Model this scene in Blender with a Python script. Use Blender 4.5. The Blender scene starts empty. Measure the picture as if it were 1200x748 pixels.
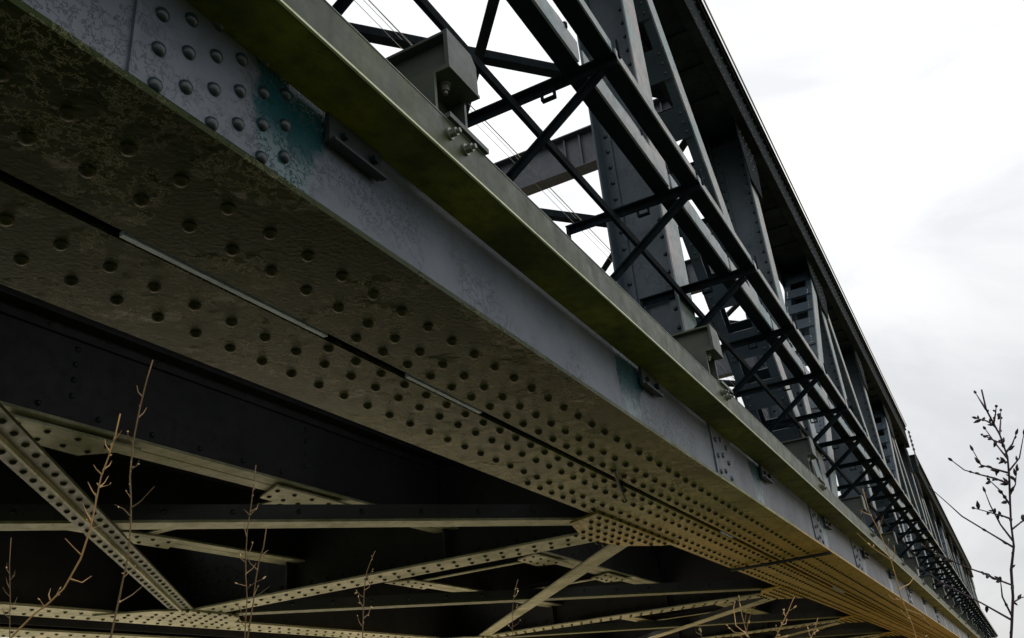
import bpy, math, random
from mathutils import Vector, Matrix
random.seed(11)
S = 1.3          # metres per drawing unit (camera to underside of the bridge)
CZ = 1.4         # eye height above the grass
scene = bpy.context.scene
col = scene.collection

# ------------------------------------------------------------------ materials
def new_mat(name):
    m = bpy.data.materials.new(name); m.use_nodes = True
    nt = m.node_tree; nt.nodes.clear()
    out = nt.nodes.new('ShaderNodeOutputMaterial'); b = nt.nodes.new('ShaderNodeBsdfPrincipled')
    nt.links.new(b.outputs[0], out.inputs[0])
    return m, nt, b
def N(nt, t, **kw):
    n = nt.nodes.new(t)
    for k, v in kw.items():
        if k in n.inputs.keys(): n.inputs[k].default_value = v
        else: setattr(n, k, v)
    return n
def L(nt, a, b): nt.links.new(a, b)
def noise(nt, vec, scale, detail=4, rough=.55, dist=0.0):
    n = N(nt, 'ShaderNodeTexNoise'); n.inputs['Scale'].default_value = scale
    n.inputs['Detail'].default_value = detail; n.inputs['Roughness'].default_value = rough
    n.inputs['Distortion'].default_value = dist
    L(nt, vec, n.inputs['Vector']); return n.outputs['Fac']
def ramp(nt, fac, stops):
    r = nt.nodes.new('ShaderNodeValToRGB'); e = r.color_ramp.elements
    while len(e) > 1: e.remove(e[-1])
    for i, (p, c) in enumerate(stops):
        el = e[0] if i == 0 else e.new(p)
        el.position = p; el.color = (c[0], c[1], c[2], 1) if not isinstance(c, (int, float)) else (c, c, c, 1)
    L(nt, fac, r.inputs[0]); return r.outputs[0]
def mix(nt, fac, a, b):
    m = nt.nodes.new('ShaderNodeMix'); m.data_type = 'RGBA'
    for sock, v in ((m.inputs[0], fac), (m.inputs[6], a), (m.inputs[7], b)):
        if hasattr(v, 'default_value') or hasattr(v, 'links'): L(nt, v, sock)
        elif isinstance(v, (int, float)): sock.default_value = v
        else: sock.default_value = (v[0], v[1], v[2], 1)
    return m.outputs[2]
def math_(nt, op, a, b=None, c=None):
    m = N(nt, 'ShaderNodeMath', operation=op)
    for i, v in enumerate((a, b, c)):
        if v is None: continue
        if isinstance(v, (int, float)): m.inputs[i].default_value = v
        else: L(nt, v, m.inputs[i])
    return m.outputs[0]
def coords(nt, stretch=(1, 1, 1)):
    g = nt.nodes.new('ShaderNodeNewGeometry')
    if stretch == (1, 1, 1): return g.outputs['Position'], g.outputs['Position']
    mp = N(nt, 'ShaderNodeMapping'); mp.inputs['Scale'].default_value = stretch
    L(nt, g.outputs['Position'], mp.inputs['Vector']); return g.outputs['Position'], mp.outputs[0]
def bump(nt, bsdf, h, strength, dist):
    b = N(nt, 'ShaderNodeBump'); b.inputs['Strength'].default_value = strength
    b.inputs['Distance'].default_value = dist
    L(nt, h, b.inputs['Height']); L(nt, b.outputs[0], bsdf.inputs['Normal'])

def steel(name, c0, c1, rough=(.35, .6), flake=0.6, fdist=.0015, moss=None, mossamt=.5, rust=.0, fscale=22, spec=.5, streak=0.):
    m, nt, b = new_mat(name)
    pos, pv = coords(nt)
    n1 = noise(nt, pos, 2.3, 6, .62); n2 = noise(nt, pos, 14, 5, .65)
    c = mix(nt, ramp(nt, n1, [(.35, 0), (.68, 1)]), c0, c1)
    c = mix(nt, ramp(nt, n2, [(.55, 0), (.75, .45)]), c, tuple(x*.55 for x in c0))
    if moss:
        n3 = noise(nt, pos, 1.7, 8, .7)
        c = mix(nt, ramp(nt, n3, [(.62-mossamt*.3, 0), (.75-mossamt*.2, .85)]), c, moss)
    if rust:
        n4 = noise(nt, pos, 9, 8, .75)
        c = mix(nt, ramp(nt, n4, [(.66, 0), (.72, rust)]), c, (.10, .035, .012))
    if streak:
        _, sv0 = coords(nt, (9, 9, .7))
        c = mix(nt, ramp(nt, noise(nt, sv0, 2.0, 6, .65), [(.48, 0), (.70, streak)]), c, tuple(x*.25 for x in c0))
    L(nt, c, b.inputs['Base Color'])
    L(nt, ramp(nt, n2, [(.3, rough[0]), (.7, rough[1])]), b.inputs['Roughness'])
    b.inputs['Specular IOR Level'].default_value = spec
    # flaked paint: sharp-edged islands standing a coat above the rest
    big = ramp(nt, noise(nt, pos, 2.9, 3, .5), [(.44, 0), (.60, 1)])
    isl = ramp(nt, noise(nt, pos, fscale, 9, .72, .12), [(.50, 0), (.525, 1)])
    h = math_(nt, 'MULTIPLY', isl, big)
    h = math_(nt, 'ADD', h, math_(nt, 'MULTIPLY', noise(nt, pos, 60, 3), .25))
    bump(nt, b, h, flake, fdist)
    return m, nt, b, c, pos

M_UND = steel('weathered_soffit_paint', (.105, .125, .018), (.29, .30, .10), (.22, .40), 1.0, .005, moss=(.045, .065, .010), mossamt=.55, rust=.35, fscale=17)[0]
def soffit_light_falloff():
    """painted light falloff: dark mossy green at the near end, golden reflection further along"""
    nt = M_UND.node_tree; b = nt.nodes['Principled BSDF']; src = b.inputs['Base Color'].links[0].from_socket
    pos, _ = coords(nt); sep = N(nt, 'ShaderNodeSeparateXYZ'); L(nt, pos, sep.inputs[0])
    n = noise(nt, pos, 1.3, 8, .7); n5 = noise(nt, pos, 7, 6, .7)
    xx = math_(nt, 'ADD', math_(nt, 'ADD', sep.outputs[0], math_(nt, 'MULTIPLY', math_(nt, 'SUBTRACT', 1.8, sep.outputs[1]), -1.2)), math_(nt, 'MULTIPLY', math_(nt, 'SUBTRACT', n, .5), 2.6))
    near_shade = ramp(nt, math_(nt, 'DIVIDE', xx, 6.0), [(.38, .98), (.90, 0)])  # shade on the near soffit put into the colour
    c = mix(nt, near_shade, src, mix(nt, n5, (.009, .017, .001), (.022, .036, .001)))
    far_gold = ramp(nt, math_(nt, 'DIVIDE', xx, 10.0), [(.54, 0), (.76, .97)])  # golden ground reflection on the far soffit, painted in
    c = mix(nt, far_gold, c, mix(nt, n5, (.36, .225, .014), (.50, .325, .035)))
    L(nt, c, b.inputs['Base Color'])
    # glints along the flake edges, painted in as pale lines
    glint = ramp(nt, noise(nt, pos, 17, 9, .72, .12), [(.497, 0), (.501, 1), (.506, 1), (.510, 0)])
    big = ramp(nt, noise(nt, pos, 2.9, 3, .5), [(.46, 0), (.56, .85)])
    c = mix(nt, math_(nt, 'MULTIPLY', glint, big), c, (.80, .80, .46))
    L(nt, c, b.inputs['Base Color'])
soffit_light_falloff()
M_CREAM = steel('pale_bracing_paint', (.40, .39, .27), (.62, .59, .43), (.45, .65), .8, .0016, moss=(.17, .19, .06), mossamt=.6, rust=.9, streak=.35)[0]
M_MOSSY = steel('mossy_bracing_paint', (.035, .040, .018), (.07, .075, .035), (.4, .6), .6, .001, moss=(.07, .10, .02), mossamt=.7, rust=.4)[0]
M_DARK = steel('dark_blue_steel_paint', (.030, .033, .042), (.052, .055, .066), (.38, .6), .6, .0012, rust=.35)[0]
M_UPPER = steel('black_teal_truss_paint', (.008, .012, .015), (.018, .026, .031), (.55, .75), .5, .001, rust=.35, spec=.09, streak=.5)[0]
M_BRACK = steel('dark_bracket_paint', (.018, .03, .036), (.04, .05, .06), (.4, .6), .5, .001, rust=.4)[0]
M_POST = steel('blue_grey_post_paint', (.024, .042, .058), (.046, .070, .090), (.35, .55), .8, .0015, rust=.3)[0]
M_LIP = steel('lit_lip_paint', (.55, .60, .36), (.72, .75, .52), (.4, .6), .4, .0006, rust=.8)[0]  # the channel's lit lower edge, painted as a pale strip
M_LEDGE = steel('lit_edge_paint', (.15, .25, .27), (.36, .30, .29), (.35, .55), .6, .001, rust=.9)[0]  # light on outward faces and edges, painted in as a paler coat
M_INNER = steel('inside_steel_paint', (.018, .018, .022), (.035, .034, .04), (.5, .7), .4, .001, rust=.6)[0]
M_RIVET = steel('rivet_head_paint', (.008, .020, .026), (.018, .034, .042), (.25, .45), .4, .0006)[0]
for m_ in (M_UND, M_UPPER): m_.node_tree.nodes['Principled BSDF'].inputs['IOR'].default_value = 1.16
M_SRIV = steel('soffit_rivet_paint', (.024, .026, .008), (.050, .050, .018), (.3, .5), .8, .0012, spec=.25)[0]
M_GALV = steel('galvanised_grey_steel', (.036, .043, .040), (.060, .068, .064), (.38, .55), .3, .0005, moss=(.075, .095, .04), mossamt=.5)[0]
M_BOLT = steel('zinc_bolt_metal', (.13, .14, .12), (.22, .22, .19), (.25, .45), .3, .0003)[0]
M_BOLT.node_tree.nodes['Principled BSDF'].inputs['Metallic'].default_value = .4
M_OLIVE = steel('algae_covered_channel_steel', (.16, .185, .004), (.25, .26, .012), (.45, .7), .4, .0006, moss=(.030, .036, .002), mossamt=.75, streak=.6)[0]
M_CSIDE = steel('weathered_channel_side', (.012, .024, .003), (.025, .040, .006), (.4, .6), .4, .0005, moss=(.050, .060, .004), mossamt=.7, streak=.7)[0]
M_STRUT = steel('grey_strut_paint', (.034, .042, .055), (.050, .058, .075), (.4, .6), .5, .001, rust=.3)[0]
M_STRIP = steel('bluish_seam_light_paint', (.48, .58, .92), (.62, .72, .96), (.4, .6), 1, .002, rust=.3)[0]  # bluish light inside the soffit slit, put into the colour
M_WIRE = steel('copper_wire_patina', (.35, .35, .35), (.45, .45, .45), (.4, .6), .1, .0001)[0]
M_CONC = steel('sooty_concrete', (.20, .19, .17), (.30, .28, .25), (.8, .95), .6, .004, moss=(.06, .07, .03), mossamt=.4)[0]

# web plate: purple-grey chalked paint with teal patches where it was repainted beside the lifting brackets
def web_mat():
    m, nt, b, c, pos = steel('chalky_blue_grey_paint', (.060, .078, .106), (.112, .130, .164), (.36, .58), .9, .0016, rust=.12, fscale=26)
    sep = N(nt, 'ShaderNodeSeparateXYZ'); L(nt, pos, sep.inputs[0])
    wob = math_(nt, 'MULTIPLY', math_(nt, 'SUBTRACT', noise(nt, pos, 5, 5, .6), .5), .26)
    x = math_(nt, 'ADD', sep.outputs[0], wob)
    z = math_(nt, 'SUBTRACT', math_(nt, 'DIVIDE', math_(nt, 'SUBTRACT', sep.outputs[2], CZ), S), 1.0)
    x = math_(nt, 'SUBTRACT', math_(nt, 'DIVIDE', x, S), 1.10)
    k = math_(nt, 'PINGPONG', x, .94)
    # patch is widest at the top of the visible plate
    d = math_(nt, 'ABSOLUTE', k)
    mask = math_(nt, 'SUBTRACT', math_(nt, 'ADD', .085, math_(nt, 'MULTIPLY', z, .28)), d)
    mask = ramp(nt, math_(nt, 'MULTIPLY', mask, 9), [(.0, 0), (.22, 1)])
    teal = mix(nt, noise(nt, pos, 6, 4), (.001, .036, .050), (.003, .062, .076))
    c2 = mix(nt, mask, c, teal)
    # rain streaks
    _, sv = coords(nt, (16, 16, 1.2))
    st = ramp(nt, noise(nt, sv, 2.2, 5, .6), [(.55, 0), (.72, .35)])
    c2 = mix(nt, st, c2, (.055, .06, .08))
    L(nt, c2, b.inputs['Base Color'])
    r = math_(nt, 'SUBTRACT', .5, math_(nt, 'MULTIPLY', mask, .24)); L(nt, r, b.inputs['Roughness'])
    return m
M_WEB = web_mat()

def stem_mat(name, a, b_):
    m, nt, b = new_mat(name); pos, _ = coords(nt)
    L(nt, mix(nt, noise(nt, pos, 60, 3), a, b_), b.inputs['Base Color']); b.inputs['Roughness'].default_value = .75
    return m
M_STRAW = stem_mat('dry_straw_stem', (.44, .24, .09), (.60, .38, .17))
M_DULL = stem_mat('dull_brown_stem', (.16, .10, .05), (.28, .18, .09))
M_STEMD = stem_mat('dark_plum_stem', (.035, .018, .035), (.07, .035, .06))
M_BUD = stem_mat('dark_seed_husk', (.015, .012, .012), (.04, .03, .028))
M_HUSK = stem_mat('straw_husk', (.55, .38, .16), (.75, .55, .28))

def ground_mat():
    m, nt, b = new_mat('grass_and_bounce_ground'); pos, _ = coords(nt)
    sep = N(nt, 'ShaderNodeSeparateXYZ'); L(nt, pos, sep.inputs[0])
    n1 = noise(nt, pos, .6, 8, .7); n2 = noise(nt, pos, 14, 4, .7)
    grass = mix(nt, n1, (.035, .046, .014), (.075, .08, .024))
    grav = mix(nt, n2, (.48, .42, .30), (.66, .58, .42))
    # unseen: pale gravel under the bridge, ochre meadow ahead, placed to bounce light up
    wob = math_(nt, 'MULTIPLY', n1, 1.6)
    fx = ramp(nt, math_(nt, 'DIVIDE', math_(nt, 'SUBTRACT', math_(nt, 'ADD', sep.outputs[0], wob), GX0), 3.0), [(0, 0), (1, 1)])
    fy = ramp(nt, math_(nt, 'DIVIDE', math_(nt, 'SUBTRACT', math_(nt, 'ADD', sep.outputs[1], wob), 4.3), 1.5), [(0, 0), (1, 1)])
    f = math_(nt, 'MULTIPLY', fx, fy)
    c = mix(nt, f, grass, grav)
    far = ramp(nt, math_(nt, 'DIVIDE', math_(nt, 'SUBTRACT', sep.outputs[0], 11), 12.0), [(0, 0), (1, 1)])
    c = mix(nt, far, c, mix(nt, n1, (.38, .25, .07), (.46, .33, .12)))
    L(nt, c, b.inputs['Base Color']); b.inputs['Roughness'].default_value = .9
    bump(nt, b, n2, .6, .03)
    return m
GX0 = 3.2
M_GROUND = ground_mat()

# ------------------------------------------------------------------ mesh building
class MB:
    def __init__(s): s.v = []; s.f = []; s.mi = []; s.sm = []; s.cur = 0
    def add(s, vs, fs, smooth=False):
        o = len(s.v); s.v += [tuple(p) for p in vs]
        for f in fs: s.f.append(tuple(i+o for i in f)); s.mi.append(s.cur); s.sm.append(smooth)
        return s
    def mat(s, i): s.cur = i; return s
    def box(s, x0, x1, y0, y1, z0, z1):
        v = [(x, y, z) for x in (x0, x1) for y in (y0, y1) for z in (z0, z1)]
        return s.add(v, [(0, 1, 3, 2), (4, 6, 7, 5), (0, 4, 5, 1), (2, 3, 7, 6), (0, 2, 6, 4), (1, 5, 7, 3)])
    def bar(s, p, q, side, w, t, o1=0.0, o2=0.0):
        """box from p to q; w wide along `side`, t thick in the third direction, shifted by o1 along side, o2 along third"""
        p = Vector(p); q = Vector(q); d = (q-p).normalized(); a = Vector(side); a = (a-d*a.dot(d)).normalized(); n = d.cross(a)
        v = []
        for e in (p, q):
            for i in (-1, 1):
                for j in (-1, 1): v.append(e + a*(o1+i*w/2) + n*(o2+j*t/2))
        return s.add(v, [(0, 1, 3, 2), (4, 6, 7, 5), (0, 4, 5, 1), (2, 3, 7, 6), (0, 2, 6, 4), (1, 5, 7, 3)])
    def prism(s, pts, d):
        """polygon pts extruded by vector d"""
        n = len(pts); d = Vector(d); a = [Vector(p) for p in pts]; b = [p+d for p in a]
        return s.add(a+b, [tuple(range(n-1, -1, -1)), tuple(range(n, 2*n))] + [(i, (i+1) % n, n+(i+1) % n, n+i) for i in range(n)])
    def rivet(s, c, n, r=.0135, h=.0095, seg=8, rings=2):
        c = Vector(c); n = Vector(n).normalized(); a = n.orthogonal().normalized(); b = n.cross(a)
        v = []; f = []
        for k in range(rings):
            t = (k/rings)*math.pi/2
            for i in range(seg):
                g = 2*math.pi*i/seg; rr = r*math.cos(t)
                v.append(c + (a*math.cos(g)+b*math.sin(g))*rr + n*(h*math.sin(t)))
        v.append(c+n*h); top = len(v)-1
        for k in range(rings-1):
            for i in range(seg): j = (i+1) % seg; f.append((k*seg+i, k*seg+j, (k+1)*seg+j, (k+1)*seg+i))
        for i in range(seg): f.append(((rings-1)*seg+i, (rings-1)*seg+(i+1) % seg, top))
        return s.add(v, f, True)
    def cyl(s, p, q, r0, r1=None, seg=8, smooth=True, cap=True):
        r1 = r0 if r1 is None else r1; p = Vector(p); q = Vector(q); d = (q-p).normalized(); a = d.orthogonal().normalized(); b = d.cross(a)
        v = [e+(a*math.cos(2*math.pi*i/seg)+b*math.sin(2*math.pi*i/seg))*r for e, r in ((p, r0), (q, r1)) for i in range(seg)]
        s.add(v, [(i, (i+1) % seg, seg+(i+1) % seg, seg+i) for i in range(seg)], smooth)
        if cap: s.add(v, [tuple(range(seg-1, -1, -1)), tuple(range(seg, 2*seg))], False)
        return s
    def build(s, name, mats, parent=None, scale=S, dz=CZ):
        me = bpy.data.meshes.new(name)
        me.from_pydata([(x*scale, y*scale, z*scale+dz) for x, y, z in s.v], [], s.f)
        for m in (mats if isinstance(mats, (list, tuple)) else [mats]): me.materials.append(m)
        me.polygons.foreach_set('material_index', s.mi); me.polygons.foreach_set('use_smooth', s.sm)
        me.update()
        o = bpy.data.objects.new(name, me); col.objects.link(o)
        if parent is not None:
            o.parent = parent
            if parent.type == 'EMPTY': o.location = -parent.location
        return o
def empty(name, loc): 
    o = bpy.data.objects.new(name, None); col.objects.link(o); o.location = loc; o.empty_display_size = .2; return o
def tag(o, label=None, cat=None, group=None, kind=None):
    for k, v in (('label', label), ('category', cat), ('group', group), ('kind', kind)):
        if v: o[k] = v
    return o
def copy_tree(o, parent=None):
    c = o.copy(); col.objects.link(c)
    if parent is not None: c.parent = parent
    for ch in o.children: copy_tree(ch, c)
    return c
# ------------------------------------------------------------------ the bridge span
P = 4.05                                   # panel length
NODE = [4.75 + P*k for k in range(-2, 6)]   # -3.35 ... 25.0
X0, X1 = NODE[0]-.3, NODE[-1]+.3
YA, YB = 1.0, 1.72                         # near bottom chord
FA, FB = 5.27, 6.6                         # far bottom chord
TOP = 6.5

span = empty('bridge_span', (NODE[3]*S, 3.5*S, 0))
tag(span, 'riveted steel railway truss span filling the picture, dark blue grey and olive, seen from below', 'bridge', 'truss bridge spans')

# near bottom chord: two webs, top plate
m = MB(); m.box(X0, X1, YA, YA+.014, 1.0, 1.54); m.box(X0, X1, YB-.034, YB-.02, 1.0, 1.54); m.box(X0, X1, YA-.004, YB-.016, 1.543, 1.56)
m.mat(1).box(X0, X1, YA+.014, YB-.034, 1.40, 1.42)
chord = m.build('bottom_chord', [M_WEB, M_INNER], span)

def soffit_plate(y0, y1, rows, shift):
    m = MB(); m.box(X0, X1, y0, y1, .985, .9995)
    m.mat(1)
    PIT = .1185
    k = 0; x = X0+.1
    while x < X1:
        near = x < 4.2
        for (y, xa, sh) in rows:
            xx = x+sh
            if xa is None or xx > xa:
                m.rivet((xx, y, .985), (0, 0, -1), .0150, .0125, 12 if near else (8 if x < 12 else 6), 3 if near else (2 if x < 12 else 1))
        x += PIT
    # node clusters of extra rivets
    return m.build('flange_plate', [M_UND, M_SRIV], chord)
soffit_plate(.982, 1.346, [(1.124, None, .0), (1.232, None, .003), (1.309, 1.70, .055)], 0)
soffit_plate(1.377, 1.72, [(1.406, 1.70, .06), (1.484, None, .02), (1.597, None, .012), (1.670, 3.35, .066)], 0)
# added bluish strips paint in the light showing along the soffit slit
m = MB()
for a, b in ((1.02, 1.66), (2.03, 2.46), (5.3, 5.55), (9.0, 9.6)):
    m = MB(); m.box(a, b, 1.356, 1.3695, .9845, .997); m.build('seam_light_strip', [M_STRIP], chord)
m = MB(); m.cyl((3.44, 1.285, .968), (3.70, 1.362, .950), .0055); m.cyl((3.70, 1.362, .950), (3.98, 1.452, .966), .0055); m.cyl((3.70, 1.362, .950), (3.74, 1.362, 1.0), .008)
m.build('wire_clip', [M_INNER], chord)
m = MB()
pts = [(6.80-.10*math.sin(t*2.6), 1.73-.75*t, .974-.012*math.sin(math.pi*t)) for t in [i/10 for i in range(11)]]
for a, b in zip(pts[:-1], pts[1:]): m.cyl(a, b, .011, seg=8)
m.build('cable_loop', [M_INNER], chord)
# web splice plates with staggered rivets
def splice(x0, x1, full):
    m = MB(); m.box(x0, x1, YA-.007, YA-.0005, 1.012, 1.47)
    m.mat(1)
    n = 0; x = x0+.05
    xs = []
    w = x1-x0
    if full:
        cols = [x0+.05+.062*i for i in range(int((w-.04)/.062)+1)]
        for i, x in enumerate(cols):
            for j in range(6):
                z = 1.021+.0385*(2*j+(i % 2))
                if z < 1.45: m.rivet((x, YA-.007, z), (0, -1, 0), .0142, .012, 14 if x < 3 else 8, 4 if x < 3 else 2)
    else:
        for i in range(3):
            for j in range(6):
                m.rivet((x0+.05+.09*i, YA-.007, 1.03+.078*j+.02*(i % 2)), (0, -1, 0), .0142, .011, 8, 2)
    m.build('splice_plate', [M_WEB, M_RIVET], chord)
splice(.722, 1.092, True); splice(4.02, 4.38, False); splice(6.35, 7.2, False); splice(8.1, 8.5, False); splice(12.1, 12.5, False); splice(16.2, 16.6, False)

# small bolted angle brackets under the edge channel
for i in range(9):
    x = 1.205+1.87*i
    m = MB(); m.box(x, x+.185, YA-.020, YA-.0075, 1.172, 1.244); m.box(x, x+.185, YA-.036, YA-.020, 1.168, 1.175)
    m.mat(1); m.cyl((x+.045, YA-.020, 1.205), (x+.045, YA-.034, 1.205), .010, seg=6, smooth=False); m.cyl((x+.150, YA-.020, 1.205), (x+.150, YA-.036, 1.205), .012, seg=6, smooth=False)
    m.build('angle_bracket', [M_BRACK, M_RIVET], span)

# far bottom chord: two webs over two pale flange strips
m = MB(); m.box(X0, X1, 5.30, 5.318, 1.0, 1.6); m.box(X0, X1, 6.45, 6.468, 1.0, 1.6); m.box(X0, X1, 5.29, 6.5, 1.6, 1.615)  # top cover added to block the sky above the chord
m.box(X0, X1, 5.60, 5.66, 1.02, 1.2); m.box(X0, X1, 6.12, 6.14, 1.02, 1.2)
fch = m.build('bottom_chord', [M_INNER], span)
for (y0, y1) in ((5.27, 5.60), (6.15, 6.5)):
    m = MB(); m.box(X0, X1, y0, (y0+y1)/2-.004, .985, 1.0); m.box(X0, X1, (y0+y1)/2+.004, y1, .985, 1.0); m.mat(1)
    x = X0+.1; i = 0
    while x < X1:
        for y in (y0+.085, y1-.085): m.rivet((x+(.06 if y > y0+.1 else 0), y, .985), (0, 0, -1), .0150, .0125, 8, 2)
        x += .1185
    m.build('flange_plate', [M_CREAM, M_SRIV], fch)

# deck plates and sleepers above the floor steel
m = MB(); m.box(X0, X1, YB-.02, FA+.05, 1.80, 1.84); deck = m.build('deck', [M_INNER], span)

# floor beams at every node, deep plate girders with a riveted bottom flange
for k, x in enumerate(NODE):
    m = MB(); m.box(x-.010, x+.010, YB-.034, FA+.03, 1.0, 1.78)
    m.box(x-.13, x-.012, YB+.02, FA+.03, 1.70, 1.715); m.box(x+.012, x+.13, YB+.02, FA+.03, 1.70, 1.715)
    m.mat(1).box(x-.14, x+.14, YB+.006, FA-.006, .986, .998)
    m.mat(0)
    for s_ in (-1, 1): m.box(x+s_*.085-.075+.0, x+s_*.085+.075, YB, FA, .984, .998) if False else None
    m.mat(2)
    n = int((FA-YB)/.11)
    for i in range(-1, n+3):
        y = YB+.04+.11*i
        for xx, dy in ((x-.062, 0), (x+.062, .055)):
            if YB+.3 < y < FA-.1: m.rivet((xx, y+dy, .986), (0, 0, -1), .0150, .0125, 8, 2)
    for i in range(n): 
        for zz in (1.05, 1.66): m.rivet((x-.012, YB+.08+.13*i, zz), (-1, 0, 0), .014, .011, 6, 2)
    # vertical stiffeners on the face towards the viewer
    for y in (2.9, 4.15):
        m.mat(0).box(x-.10, x-.012, y-.006, y+.006, 1.0, 1.7)
    # knee plates at the ends
    m.mat(0).prism([(x-.016, FA+.02, 1.05), (x-.016, FA-.75, 1.05), (x-.016, FA-.75, 1.12), (x-.016, FA+.02, 1.6)], (.004, 0, 0))
    m.mat(3)
    for i in range(9):
        for j in range(4):
            if j*.12 < .5-i*.05: m.rivet((x-.016, FA-.05-.085*i-.03*(j % 2), 1.09+.09*j), (-1, 0, 0), .014, .011, 6, 2)
    m.build('floor_beam', [M_INNER, M_CREAM, M_SRIV, M_RIVET], span)
    # gusset plates where the lateral bracing meets the chords
    for side in (0, 1):
        if side == 0 and k < 3 and x < 3: continue
        y0, y1 = (YB-.05, YB+.27) if side == 0 else (FA-.33, FA+.10)
        m = MB()
        if side == 0: pts = [(x-.60, y0, .9725), (x-.50, y0+.20, .9725), (x-.06, y1, .9725), (x+.34, y1-.06, .9725), (x+.56, y0+.08, .9725), (x+.60, y0, .9725)]
        else: pts = [(x-.62, y1, .9725), (x-.40, y0+.1, .9725), (x-.2, y0, .9725), (x+.2, y0, .9725), (x+.40, y0+.1, .9725), (x+.62, y1, .9725)]
        m.prism(pts, (0, 0, .0115)); m.mat(1)
        for i in range(-5, 6):
            for j in range(5):
                xx = x+.10*i+.05*(j % 2); t = j/4
                yy = (y0+.035+.068*j) if side == 0 else (y1-.05-.095*j)
                if abs(xx-x) < .58-.36*t and abs(yy) > 0: m.rivet((xx, yy, .9725), (0, 0, -1), .0150, .0125, 8, 2)
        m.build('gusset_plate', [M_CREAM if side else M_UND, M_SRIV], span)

# stringers carrying the track
for y in (2.93, 4.15):
    m = MB(); m.box(X0, X1, y-.008, y+.008, 1.20, 1.79); m.box(X0, X1, y-.09, y+.09, 1.60, 1.615) 
    m.box(X0, X1, y-.02, y-.008, 1.22, 1.30); m.box(X0, X1, y-.024, y-.008, 1.56, 1.60)
    m.mat(1).box(X0, X1, y-.085, y-.004, 1.190, 1.202); m.box(X0, X1, y+.004, y+.085, 1.190, 1.202)
    m.mat(2)
    x = X0+.1
    while x < X1:
        for zz in (1.26, 1.58): m.rivet((x, y-.021, zz), (0, -1, 0), .014, .011, 6, 2)
        x += .26
    for x in NODE:
        for q in (-1.35, 0, 1.35):
            m.mat(2)
            for j in range(4): m.rivet((x+q, y-.0085, 1.33+.065*j), (0, -1, 0), .014, .011, 6, 2)
    m.build('stringer', [M_INNER, M_CREAM, M_RIVET], span)
# bracing between the stringers
for i in range(len(NODE)-1):
    for h in range(3):
        if h == 0: continue
        xa = NODE[i]+P*h/3; xb = NODE[i]+P*(h+1)/3
        xb = xa; ya, yb = 2.97, 4.11
        m = MB(); m.mat(0).bar((xa, ya, 1.184), (xb, yb, 1.184), (0, 0, 1), .008, .055); m.mat(1).bar((xa, ya, 1.21), (xb, yb, 1.21), (0, 0, 1), .05, .008, o2=.03)
        m.mat(0)
        for (gx, gy, s_) in ((xa, ya, 1), (xa, yb, -1)):
            m.prism([(gx-.26, gy-.10*s_, 1.168), (gx-.16, gy+.10*s_, 1.168), (gx+.18, gy+.12*s_, 1.168), (gx+.30, gy-.10*s_, 1.168)] if s_ > 0 else
                    [(gx+.30, gy-.10*s_, 1.168), (gx+.18, gy+.12*s_, 1.168), (gx-.16, gy+.10*s_, 1.168), (gx-.26, gy-.10*s_, 1.168)], (0, 0, .010))
            m.mat(2)
            for q in (-.15, -.05, .06, .17): m.rivet((gx+q, gy+.05*s_, 1.168), (0, 0, -1), .0135, .011, 8, 2)
            for q in (-.2, -.08, .05, .18): m.rivet((gx+q, gy-.05*s_, 1.168), (0, 0, -1), .0135, .011, 8, 2)
            m.mat(0)
        m.build('stringer_brace', [M_CREAM, M_INNER, M_SRIV], span)

# lateral bracing in the plane of the bottom flanges: crossing angles in each panel
def lateral(p, q, kind):
    m = MB(); z = .992
    p = tuple(p)+(0,) if len(p) == 2 else p; q = tuple(q)+(0,) if len(q) == 2 else q
    d = (Vector(q)-Vector(p)).normalized(); a = Vector((-d.y, d.x, 0))
    if kind == 'double':       # two angles back to back, rivets down both legs
        m.mat(0)
        m.bar((p[0], p[1], z), (q[0], q[1], z), a, .070, .012, o1=.040); m.bar((p[0], p[1], z), (q[0], q[1], z), a, .070, .012, o1=-.040)
        pp = Vector((p[0], p[1], 0))+d*.5; m.mat(4).bar((pp.x, pp.y, z-.012), (q[0], q[1], z-.012), a, .012, .022)
        m.mat(2); Lg = (Vector(q)-Vector(p)).length; t = .5
        while t < Lg-.2:
            c = Vector((p[0], p[1], z-.006))+d*t
            m.rivet(c+a*.045, (0, 0, -1), .014, .012, 8, 2); m.rivet(c-a*.045+d*.05, (0, 0, -1), .014, .012, 8, 2); t += .115
    else:
        m.mat(0).bar((p[0], p[1], z), (q[0], q[1], z), a, .13, .012)
        sgn = -1 if a.y > 0 else 1
        m.mat(1).bar((p[0], p[1], z+.042), (q[0], q[1], z+.042), a, .014, .070, o1=sgn*.058)
        m.mat(3); Lg = (Vector(q)-Vector(p)).length; t = .3
        while t < Lg-.2:
            c = Vector((p[0], p[1], z+.042))+d*t+a*(sgn*.066)
            m.rivet(c, a*sgn, .0145, .012, 8, 2); t += .30
    return m
for i in range(len(NODE)-1):
    xa, xb = NODE[i], NODE[i+1]
    bm_ = M_MOSSY if i == 1 else M_CREAM
    lateral((xa+[-.2, -.17, .13, .1, .1, .1, .1][i], YB+.01), (xb+[.17, .17, .24, .1, .1, .1, .1][i], FA+.02), 'double' if i < 2 else 'single').build('lateral_brace', [bm_, M_DARK, M_SRIV, M_RIVET, M_CREAM], span)
    # the second diagonal lies on top of the first where they cross
    mb = lateral((xb-.35, YB+.15), (xa+[-.23, -.23, .1, .1, .1, .1, .1][i], FA+.02), 'single')
    mb.v = [(x, y, z+.014) for x, y, z in mb.v]
    mb.build('lateral_brace', [M_CREAM if i < 2 else M_MOSSY, M_DARK, M_SRIV, M_RIVET], span)

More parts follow.
